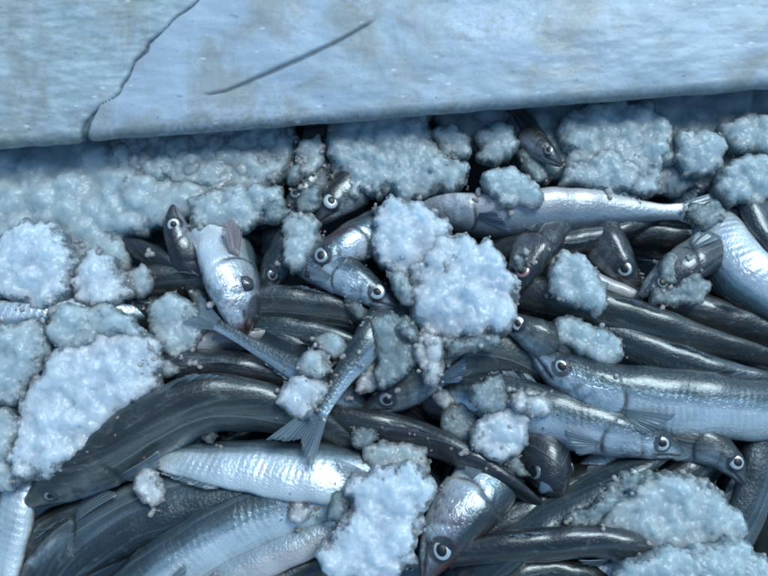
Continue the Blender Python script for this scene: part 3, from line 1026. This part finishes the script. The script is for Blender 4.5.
def inside_dist(pts, poly):
    n = len(poly)
    ins = np.zeros(len(pts), bool)
    d = np.full(len(pts), 9.0)
    for i in range(n):
        a, b = poly[i], poly[(i + 1) % n]
        ab = b - a
        t = np.clip(((pts - a) @ ab) / (ab @ ab), 0, 1)
        d = np.minimum(d, np.linalg.norm(pts - (a + t[:, None] * ab), axis=1))
        c = ((a[1] > pts[:, 1]) != (b[1] > pts[:, 1]))
        xx = a[0] + (pts[:, 1] - a[1]) / (b[1] - a[1] + 1e-12) * ab[0]
        ins ^= c & (pts[:, 0] < xx)
    return ins, d


def grains_mesh(name, cs, rs, voxel, smooth=2, disp=0.00030, low=True):
    iv, if_ = (IV1, IF1) if low else (IV, IF)
    n = len(cs)
    # angular grains: random anisotropic scale + rotation
    vs = []
    for k in range(n):
        sc = rng.uniform(.72, 1.25, 3)
        m = np.array(Matrix.Rotation(rng.uniform(0, 6.28), 3, Vector(rng.normal(size=3)).normalized()))
        v = iv * sc
        # flatten one or two sides like a broken flake
        for _ in range(2):
            d = nrm(rng.normal(size=3))
            c = rng.uniform(.55, .85)
            pr = v @ d
            v = v - np.outer(np.maximum(0, pr - c), d)
        vs.append((v @ m.T) * rs[k] + cs[k])
    V = np.vstack(vs)
    FF = np.vstack([if_ + i * len(iv) for i in range(n)])
    me = bpy.data.meshes.new('tmp')
    me.from_pydata(V.tolist(), [], FF.tolist())
    o = bpy.data.objects.new('tmp', me)
    C.objects.link(o)
    m = o.modifiers.new('r', 'REMESH')
    m.mode = 'VOXEL'
    m.voxel_size = voxel
    m.adaptivity = 0.0
    m.use_smooth_shade = True
    m = o.modifiers.new('s', 'SMOOTH')
    m.factor = 0.6
    m.iterations = smooth
    dg = bpy.context.evaluated_depsgraph_get()
    res = bpy.data.meshes.new_from_object(o.evaluated_get(dg))
    bpy.data.objects.remove(o)
    bpy.data.meshes.remove(me)
    nv = len(res.vertices)
    co = np.zeros(nv * 3, np.float32)
    res.vertices.foreach_get('co', co)
    no = np.zeros(nv * 3, np.float32)
    res.vertex_normals.foreach_get('vector', no)
    co, no = co.reshape(-1, 3), no.reshape(-1, 3)
    q = co.astype(float) * 1000
    # cheap many-direction sine noise as crystal roughness
    h = np.zeros(nv)
    for f in (1.6, 2.6, 4.2, 6.0):
        for _ in range(3):
            d = nrm(rng.normal(size=3)) * f
            h += np.sin(q @ d + rng.uniform(0, 6.28)) / f ** 0.8
    co = co + no * (h * disp * 0.28)[:, None]
    res.vertices.foreach_set('co', co.astype(np.float32).ravel())
    res.update()
    res.name = name
    return res


ICE_N = [0]


OUTLINES = []


def ground(x, y):
    """height of whatever lies below (x, y) already"""
    ok, loc, n, _, ob, _ = S.ray_cast(DG, Vector((x, y, 0.12)), Vector((0, 0, -1)))
    return loc.z if ok else -0.1


def make_ice(label, outline, z, T, kind='white', grain=3.3, name='ice_chunk', cat='ice', voxel=0.00067, under=0.8, smooth=5, settle=True, lobe=1.0):
    """a frozen clump of crushed ice inside an outline given on the photograph, middle height z and half thickness T (mm)"""
    global DG
    z, T, g = z / 1000, T * .86 / 1000, grain * .5 / 1000
    if settle:
        bpy.context.view_layer.update()
        DG = bpy.context.evaluated_depsgraph_get()
        poly = np.array([np.array(P(x, y, z))[:2] for x, y in outline])
        lo, hi = poly.min(0), poly.max(0)
        q = rng.uniform(lo, hi, (160, 2))
        ins, _ = inside_dist(q, poly)
        hs = np.array([ground(*p) for p in q[ins]]) if ins.any() else np.array([z])
        zt = np.percentile(hs, 72) + T * under * .35
        z = min(max(zt, z - .012), z + .012)
    poly = np.array([np.array(P(x, y, z))[:2] for x, y in outline])
    lo, hi = poly.min(0) - .003, poly.max(0) + .003
    st = g * 0.80
    xs = np.arange(lo[0], hi[0] + st, st)
    ys = np.arange(lo[1], hi[1] + st, st)
    gx, gy = np.meshgrid(xs, ys)
    pts = np.stack([gx.ravel(), gy.ravel()], 1)
    pts = pts + rng.uniform(-.45, .45, pts.shape) * st
    ins, d = inside_dist(pts, poly)
    d = np.where(ins, d, -d)
    ph = rng.uniform(0, 50, 3)
    size = math.sqrt(max(1e-6, (hi[0] - lo[0]) * (hi[1] - lo[1])))
    amp = min(.0040, size * .055)
    fr = np.array([mnoise.fractal(Vector((x * 130 + ph[0], y * 130 + ph[1], ph[2])), 0.8, 2.1, 4) for x, y in pts])
    d = d + .0005 + fr * amp * 1.6
    k = d > g * 0.1
    pts, d = pts[k], d[k]
    # the clump is made of smaller frozen lobes
    nl = int(max(3, (size / (.0075 * lobe)) ** 2 * 1.6))
    lc = rng.uniform(lo, hi, (nl, 2))
    li_, ld = inside_dist(lc, poly)
    lc, ld = lc[li_], ld[li_]
    if len(lc) == 0:
        lc, ld = poly.mean(0)[None], np.array([T])
    lr = rng.uniform(.45, 1.0, len(lc)) * min(.013, max(T * 1.2, .003))
    Dm = T * 1.15
    lz = T * np.sqrt(np.clip(1 - (1 - np.minimum(1, (ld + g) / Dm)) ** 2, 0.05, 1)) * rng.uniform(.75, 1.25, len(lc))
    hb = T * np.clip(1 - (1 - np.minimum(1, (d + g * .4) / Dm)) ** 2.0, 0.02, 1) ** .5 * .66
    dd2 = ((pts[:, None, :] - lc[None]) ** 2).sum(2)
    cand = lz[None] - lr[None] * .75 + np.sqrt(np.maximum(0, lr[None] ** 2 - dd2)) * .75
    cand = np.where(dd2 < lr[None] ** 2, cand, 0)
    hh = np.maximum(hb, np.minimum(cand.max(1), hb * 1.7 + .001))
    hh = hh * (1 + 0.22 * np.roll(fr, 1)[k])
    cs, rs = [], []
    for (x, y), h, dd in zip(pts, hh, d):
        h = max(h, g * .4)
        r0 = g * rng.choice([.45, .6, .8, 1.0, 1.3], p=[.22, .28, .28, .15, .07])
        r0 = min(r0, max(dd * 1.1, g * .5))
        cs.append((x, y, z + h - r0 * .6)); rs.append(r0)
        cs.append((x, y, z - h * under + r0 * .5)); rs.append(r0)
        if dd < g * 1.3:
            n = max(1, int(2 * h / (g * .9)))
            for kk in range(1, n):
                cs.append((x + rng.normal() * g * .12, y + rng.normal() * g * .12, z - h * under + (h + h * under) * kk / n)); rs.append(r0)
        elif rng.random() < .5:
            rc = min(dd * .8, h * .8)
            if rc > g * .8:
                for zc in np.arange(-h * under + rc * .9, h - rc * .9, rc):
                    cs.append((x, y, z + zc)); rs.append(rc)
                cs.append((x, y, z + h - rc * 1.15)); rs.append(rc)
    if not cs:
        cs, rs = [(poly.mean(0)[0], poly.mean(0)[1], z)], [g]
    me = grains_mesh(name, np.array(cs), np.array(rs), voxel, smooth)
    co = np.zeros(len(me.vertices) * 3, np.float32)
    me.vertices.foreach_get('co', co)
    co = co.reshape(-1, 3)
    # local thickness, looked up from a coarse grid
    tree = KDTree(len(pts))
    for n_, p in enumerate(pts):
        tree.insert((p[0], p[1], 0), n_)
    tree.balance()
    tk = np.array([d[tree.find((c[0], c[1], 0))[1]] for c in co[::1]]) if len(co) < 40000 else \
        np.interp(np.arange(len(co)), np.arange(0, len(co), 4), [d[tree.find((c[0], c[1], 0))[1]] for c in co[::4]])
    fattr(me, 'thick', np.clip(tk / .0065, 0, 1))
    o0 = np.array([poly.mean(0)[0], poly.mean(0)[1], z])
    me.vertices.foreach_set('co', (co - o0).astype(np.float32).ravel())
    me.materials.clear()
    me.materials.append(ICE[kind])
    o = link(name, me)
    o.location = o0
    if cat:
        tag(o, label, cat)
    ICE_N[0] += 1
    if cat:
        OUTLINES.append((z, poly))
    return o


I = make_ice
# crushed ice nobody could count: the bank under the rim at the left and the dim ice at the upper right
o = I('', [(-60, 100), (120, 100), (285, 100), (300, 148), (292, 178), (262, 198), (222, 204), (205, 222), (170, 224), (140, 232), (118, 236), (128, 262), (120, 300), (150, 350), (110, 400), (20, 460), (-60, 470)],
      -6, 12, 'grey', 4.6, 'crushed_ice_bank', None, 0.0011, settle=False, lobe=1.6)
o['kind'] = 'stuff'
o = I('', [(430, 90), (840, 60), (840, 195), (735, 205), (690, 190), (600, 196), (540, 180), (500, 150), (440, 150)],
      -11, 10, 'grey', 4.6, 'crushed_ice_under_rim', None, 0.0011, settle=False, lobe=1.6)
o['kind'] = 'stuff'

I('bright ice lump at the centre, upper left part of the big white heap', [(376, 210), (392, 203), (408, 207), (428, 209), (446, 222), (452, 240), (446, 262), (430, 276), (405, 280), (382, 268), (372, 250), (376, 232)], 22, 13, 'white')
I('largest bright lump of packed ice at the centre of the picture', [(418, 262), (436, 246), (460, 240), (482, 246), (494, 257), (506, 278), (514, 300), (510, 318), (502, 334), (480, 340), (452, 346), (428, 344), (415, 326), (408, 300), (410, 278)], 22, 19, 'white')
I('upright icicle like piece hanging below the largest centre lump', [(420, 338), (440, 336), (444, 356), (442, 374), (436, 388), (424, 386), (419, 366)], 22, 7, 'white', 2.8)
I('finger of ice leaning left off the icicle like piece', [(414, 342), (420, 340), (428, 362), (425, 372), (416, 360)], 24, 4, 'white', 2.2)
I('big flat white slab of packed ice at the left over the long curved fish', [(58, 356), (84, 340), (112, 328), (140, 330), (156, 345), (163, 366), (156, 388), (136, 412), (112, 434), (84, 456), (54, 474), (26, 478), (14, 462), (22, 430), (30, 398), (44, 374)], 14, 13, 'white', 3.6)
I('rounded ice hump at the left edge below the grey ice bank', [(18, 228), (36, 221), (56, 228), (72, 244), (80, 262), (74, 288), (64, 308), (40, 310), (16, 300), (-6, 296), (-6, 262), (4, 244)], 8, 13, 'white', 3.6)
I('rounded ice lump right of the left edge hump', [(80, 258), (98, 251), (114, 260), (124, 274), (132, 292), (120, 304), (100, 310), (82, 302), (74, 284)], 9, 10, 'white')
I('small jagged ice flake beside the dark fish at left', [(128, 276), (142, 264), (154, 270), (154, 288), (144, 300), (134, 296), (124, 292)], 6, 5, 'grey', 2.8)
I('ice lump at the left edge beside the big flat slab', [(-20, 322), (14, 328), (36, 320), (54, 338), (52, 356), (38, 380), (18, 404), (-20, 412)], 6, 11, 'grey', 3.6)
I('grey ice between the left lumps and the big flat slab', [(52, 312), (84, 306), (112, 306), (140, 322), (150, 342), (120, 336), (86, 344), (60, 352), (46, 334)], 3, 8, 'grey', 3.4)
I('wet ice strip along the left edge under the slab', [(-20, 410), (12, 408), (24, 430), (14, 462), (20, 486), (-20, 492)], 0, 8, 'grey', 3.4)
I('ice chunk under the thin forked tail left of centre', [(156, 302), (170, 293), (186, 296), (196, 306), (206, 318), (204, 340), (192, 352), (174, 360), (160, 350), (152, 330), (150, 316)], 3, 8, 'grey', settle=False)
I('clear ice bit right beside the chunk under the forked tail', [(186, 290), (200, 288), (210, 300), (206, 314), (196, 308)], -2, 5, 'clear', 2.6, settle=False)
I('small ice lump between the slab and the dark backs', [(150, 358), (166, 362), (182, 366), (180, 376), (166, 378), (156, 372)], -2, 6, 'grey', 2.8)
I('wide ice block touching the rim left of the middle', [(110, 150), (140, 130), (180, 122), (225, 118), (290, 114), (298, 146), (292, 168), (268, 186), (236, 192), (206, 190), (160, 184), (124, 178)], -3, 9, 'grey', 4.0, settle=False)
I('wide ice block touching the rim at the middle', [(332, 122), (360, 108), (400, 104), (424, 110), (436, 146), (452, 160), (464, 172), (466, 188), (452, 196), (428, 194), (404, 200), (380, 194), (354, 200), (342, 190), (334, 176), (328, 158), (326, 142)], -2, 11, 'grey', 4.0, settle=False)
I('flat ice piece reaching from the dark snout to the belly up head', [(190, 202), (214, 192), (240, 188), (264, 186), (284, 190), (286, 206), (268, 222), (244, 232), (214, 234), (192, 228)], 3, 8, 'grey', settle=False)
I('round dirty ice nugget on the head nearest the rim', [(302, 190), (316, 185), (324, 194), (322, 208), (312, 215), (300, 212), (296, 202)], 6, 5, 'clear', 2.8)
I('smooth ice tongue in the dark gap between the two rim blocks', [(302, 142), (318, 138), (328, 148), (322, 164), (314, 174), (300, 182), (294, 168), (298, 154)], -6, 7, 'grey', 3.4)
I('small ice nut left of the smooth ice tongue', [(286, 172), (300, 166), (304, 178), (296, 186), (286, 186)], -3, 5, 'clear', 2.6)
I('ice chunk between the pinkish fish and the silver cheeked head', [(286, 220), (298, 213), (312, 216), (320, 226), (320, 242), (312, 256), (302, 272), (290, 276), (284, 260), (282, 240)], 4, 7, 'grey')
I('glassy grey ice above the pinkish fish', [(262, 206), (282, 200), (290, 212), (280, 224), (266, 222)], -1, 5, 'clear', 2.8)
I('ice piece under the left foot of the centre heap', [(386, 272), (402, 276), (416, 288), (412, 306), (402, 304), (394, 288)], 12, 7, 'grey')
I('grey oval ice nugget below the glaring silver head', [(346, 300), (354, 296), (362, 301), (368, 312), (365, 321), (356, 319), (348, 311)], 12, 5, 'clear', 2.8)
I('low wide ice layer under the centre heap and over the slim fish', [(372, 322), (392, 314), (414, 322), (424, 340), (416, 368), (400, 384), (380, 388), (372, 376), (380, 352), (368, 338)], 20, 6, 'clear', 3.2)
I('whitish ice smear on the flank of the slim diagonal fish', [(362, 366), (372, 356), (378, 370), (382, 384), (370, 392), (352, 398), (356, 382)], 22, 4, 'white', 2.8)
I('flat grey ice under the right side of the centre heap', [(448, 340), (478, 336), (500, 334), (496, 346), (468, 352), (450, 358)], 10, 5, 'clear', 3.0)
I('topmost of the three small ice lumps left of the slim fish', [(316, 340), (330, 334), (344, 342), (348, 352), (334, 360), (318, 354)], 4, 5, 'grey', 2.8)
I('middle one of the three small ice lumps left of the slim fish', [(300, 358), (312, 350), (326, 356), (330, 368), (320, 380), (306, 378), (298, 370)], 6, 6, 'grey', 3.0)
I('lowest and largest of the three small ice lumps left of the slim fish', [(280, 388), (296, 378), (318, 378), (330, 386), (324, 400), (312, 416), (298, 420), (284, 412), (276, 400)], 9, 8, 'white', 3.2)
I('ice bead below the three small lumps', [(308, 410), (314, 412), (312, 420), (306, 418)], 13, 3, 'clear', 2.2)
I('round clear ice drop on the long brownish fish', [(350, 430), (362, 425), (376, 430), (380, 440), (366, 448), (352, 446)], 9, 4, 'clear', 2.8)
I('small ice cluster at the chin of the dark arched fish', [(430, 392), (440, 388), (452, 392), (456, 402), (446, 408), (434, 404)], 12, 4, 'grey', 2.5)
I('grey lacy ice left part of the cluster above the gaping head', [(442, 412), (452, 406), (466, 404), (476, 414), (476, 432), (472, 446), (458, 448), (446, 444), (440, 428)], 8, 5, 'clear', 2.8)
I('clear ice lobe on top of the cluster above the gaping head', [(472, 386), (488, 376), (502, 380), (508, 396), (502, 412), (484, 414), (472, 404)], 9, 6, 'clear', 3.0)
I('whitish double ice lobe on the silver blue fish', [(510, 394), (520, 389), (532, 396), (544, 392), (551, 402), (548, 414), (530, 418), (516, 412)], 16, 6, 'white', 2.9)
I('main lump of the ice cluster above the gaping head', [(476, 420), (496, 412), (516, 408), (528, 420), (528, 436), (516, 450), (502, 462), (486, 460), (474, 450), (470, 436)], 12, 9, 'white', 3.0)
I('clear ice foot below the cluster above the gaping head', [(500, 458), (516, 452), (522, 466), (530, 476), (516, 474)], 6, 4, 'clear', 2.4)
I('tall ice lump at the bottom centre, its narrow upper end', [(364, 446), (382, 440), (410, 441), (428, 448), (430, 462), (424, 476), (396, 480), (372, 472), (362, 458)], 10, 7, 'grey', 3.2)
I('tall bright ice lump at the bottom centre left of the silver head', [(360, 474), (380, 468), (404, 462), (424, 468), (436, 482), (434, 496), (422, 510), (418, 532), (412, 552), (398, 574), (388, 584), (350, 584), (330, 572), (320, 550), (332, 534), (344, 520), (350, 500), (348, 486)], 16, 14, 'white', 3.3)
I('thin wet ice skirt left of the tall bottom lump', [(330, 494), (348, 490), (348, 510), (340, 524), (326, 520)], 3, 4, 'clear', 3.0)
I('broad grey ice slab at the lower right', [(594, 504), (622, 484), (656, 473), (688, 474), (712, 488), (730, 506), (741, 526), (744, 552), (724, 572), (670, 576), (634, 562), (616, 540), (596, 520)], 11, 12, 'grey', 3.6)
I('ice spill below the broad slab at the bottom edge on the right', [(612, 566), (640, 556), (664, 546), (700, 546), (728, 540), (752, 552), (790, 566), (790, 604), (620, 604)], 15, 11, 'grey', 3.6)
I('thin clear ice sheet at the left end of the broad lower right slab', [(566, 520), (590, 500), (620, 478), (650, 466), (640, 486), (612, 510), (600, 534), (580, 530)], 0, 4, 'clear', 3.4)
I('sugar cube shaped ice piece on the pale halved fish', [(134, 476), (148, 466), (156, 474), (168, 490), (164, 500), (152, 508), (142, 498), (134, 488)], 12, 5, 'white', 3.0, smooth=5)
I('tiny pointed ice crumb on the rib marked fish', [(290, 506), (294, 496), (300, 497), (304, 506), (312, 510), (304, 520), (300, 528), (288, 520)], 14, 4, 'white', 2.4)
I('small ice crumb on the belly of the bright silver bellied fish', [(200, 436), (212, 430), (218, 436), (212, 444), (202, 444)], 14, 3, 'clear', 2.4)
I('ice lump resting on the gills of the pale lilac fish', [(480, 176), (496, 170), (516, 168), (528, 178), (538, 192), (540, 206), (524, 208), (504, 206), (494, 198), (482, 190)], 11, 8, 'grey')
I('front ice lump of the clump beneath the rim at upper right', [(566, 166), (584, 160), (604, 154), (626, 154), (638, 164), (640, 182), (626, 194), (604, 198), (580, 190), (560, 186)], 9, 9, 'grey')
I('back ice mass of the clump beneath the rim at upper right', [(556, 126), (572, 112), (600, 104), (630, 104), (652, 110), (668, 128), (672, 150), (660, 170), (656, 194), (640, 198), (600, 180), (572, 172), (562, 140)], -14, 9, 'grey')
I('small ice lump right of the middle rim block', [(432, 134), (452, 126), (468, 140), (470, 158), (456, 164), (440, 158)], -5, 8, 'grey')
I('round ice lump with sparkles left of the peeping brown head', [(476, 136), (492, 126), (512, 130), (518, 148), (510, 162), (494, 168), (478, 158)], -3, 9, 'grey')
I('small ice piece below the peeping brown head', [(520, 154), (534, 146), (540, 162), (548, 178), (536, 184), (522, 172)], -3, 5, 'clear', 2.8)
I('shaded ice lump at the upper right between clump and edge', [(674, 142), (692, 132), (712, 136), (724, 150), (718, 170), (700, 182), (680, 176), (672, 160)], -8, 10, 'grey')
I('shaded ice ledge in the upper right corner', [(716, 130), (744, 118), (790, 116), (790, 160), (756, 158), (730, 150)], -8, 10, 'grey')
I('ice lump at the right edge above the pale bluish fish', [(718, 176), (738, 160), (756, 156), (780, 160), (780, 200), (752, 204), (728, 206), (714, 196)], 2, 9, 'grey')
I('ice shard over the gap between the pale tail and the right edge lump', [(690, 204), (712, 200), (728, 210), (716, 226), (698, 230), (688, 216)], -2, 4, 'clear', 2.8)
I('ice chunk between the red eyed head and the white eyed black head', [(552, 264), (562, 252), (576, 254), (586, 264), (596, 272), (604, 288), (610, 306), (596, 314), (576, 306), (558, 302), (548, 292), (548, 276)], 7, 8, 'grey')
I('glassy ice piece covering half of an eye at the right', [(656, 264), (670, 254), (684, 260), (690, 270), (684, 284), (668, 288), (656, 278)], 10, 6, 'clear', 3.0, settle=False)
I('flat glassy ice right of the half covered eye', [(652, 290), (672, 286), (688, 272), (700, 274), (708, 286), (702, 302), (680, 304), (650, 304)], 7, 5, 'clear', 3.0)
I('ice chunk lying on the dark striped back right of centre', [(556, 320), (570, 315), (580, 320), (592, 328), (606, 336), (622, 338), (622, 352), (612, 366), (606, 374), (590, 360), (574, 350), (558, 346), (552, 334)], 14, 7, 'grey')
I('small ice crumb by the white eyed small head', [(516, 254), (526, 262), (520, 272), (510, 264)], 8, 4, 'clear', 2.4)
I('wet ice fringe at the left foot of the largest centre lump', [(402, 320), (418, 330), (420, 346), (406, 340), (396, 328)], 18, 5, 'clear', 2.8)

# loose bits broken off round the foot of every clump
bpy.context.view_layer.update()
DG = bpy.context.evaluated_depsgraph_get()
cs, rs = [], []
for z_, poly in OUTLINES:
    ctr = poly.mean(0)
    for k in range(len(poly)):
        for _ in range(3):
            if rng.random() < .66:
                continue
            f = rng.random()
            q = poly[k] * (1 - f) + poly[(k + 1) % len(poly)] * f
            q = q + nrm(q - ctr) * abs(rng.normal()) * .0035 + rng.normal(size=2) * .0008
            h = ground(q[0], q[1])
            if h < -.035 or (h > .021 and q[1] > .075):
                continue
            r = rng.choice([.0008, .0011, .0015, .0021], p=[.35, .3, .22, .13])
            for _k in range(int(rng.integers(1, 4))):
                cs.append((q[0] + rng.normal() * r * .9, q[1] + rng.normal() * r * .9, h + r * .3)); rs.append(r * rng.uniform(.7, 1.1))
me = grains_mesh('loose_ice_bits', np.array(cs), np.array(rs), 0.0004, 0, .0002)
fattr(me, 'thick', np.full(len(me.vertices), .85))
me.materials.clear()
me.materials.append(ICE['grey'])
o = link('loose_ice_bits', me)
o['kind'] = 'stuff'

print('fish', FISH_N, 'ice', ICE_N[0], 'tris', sum(len(m.polygons) * 2 for m in bpy.data.meshes))
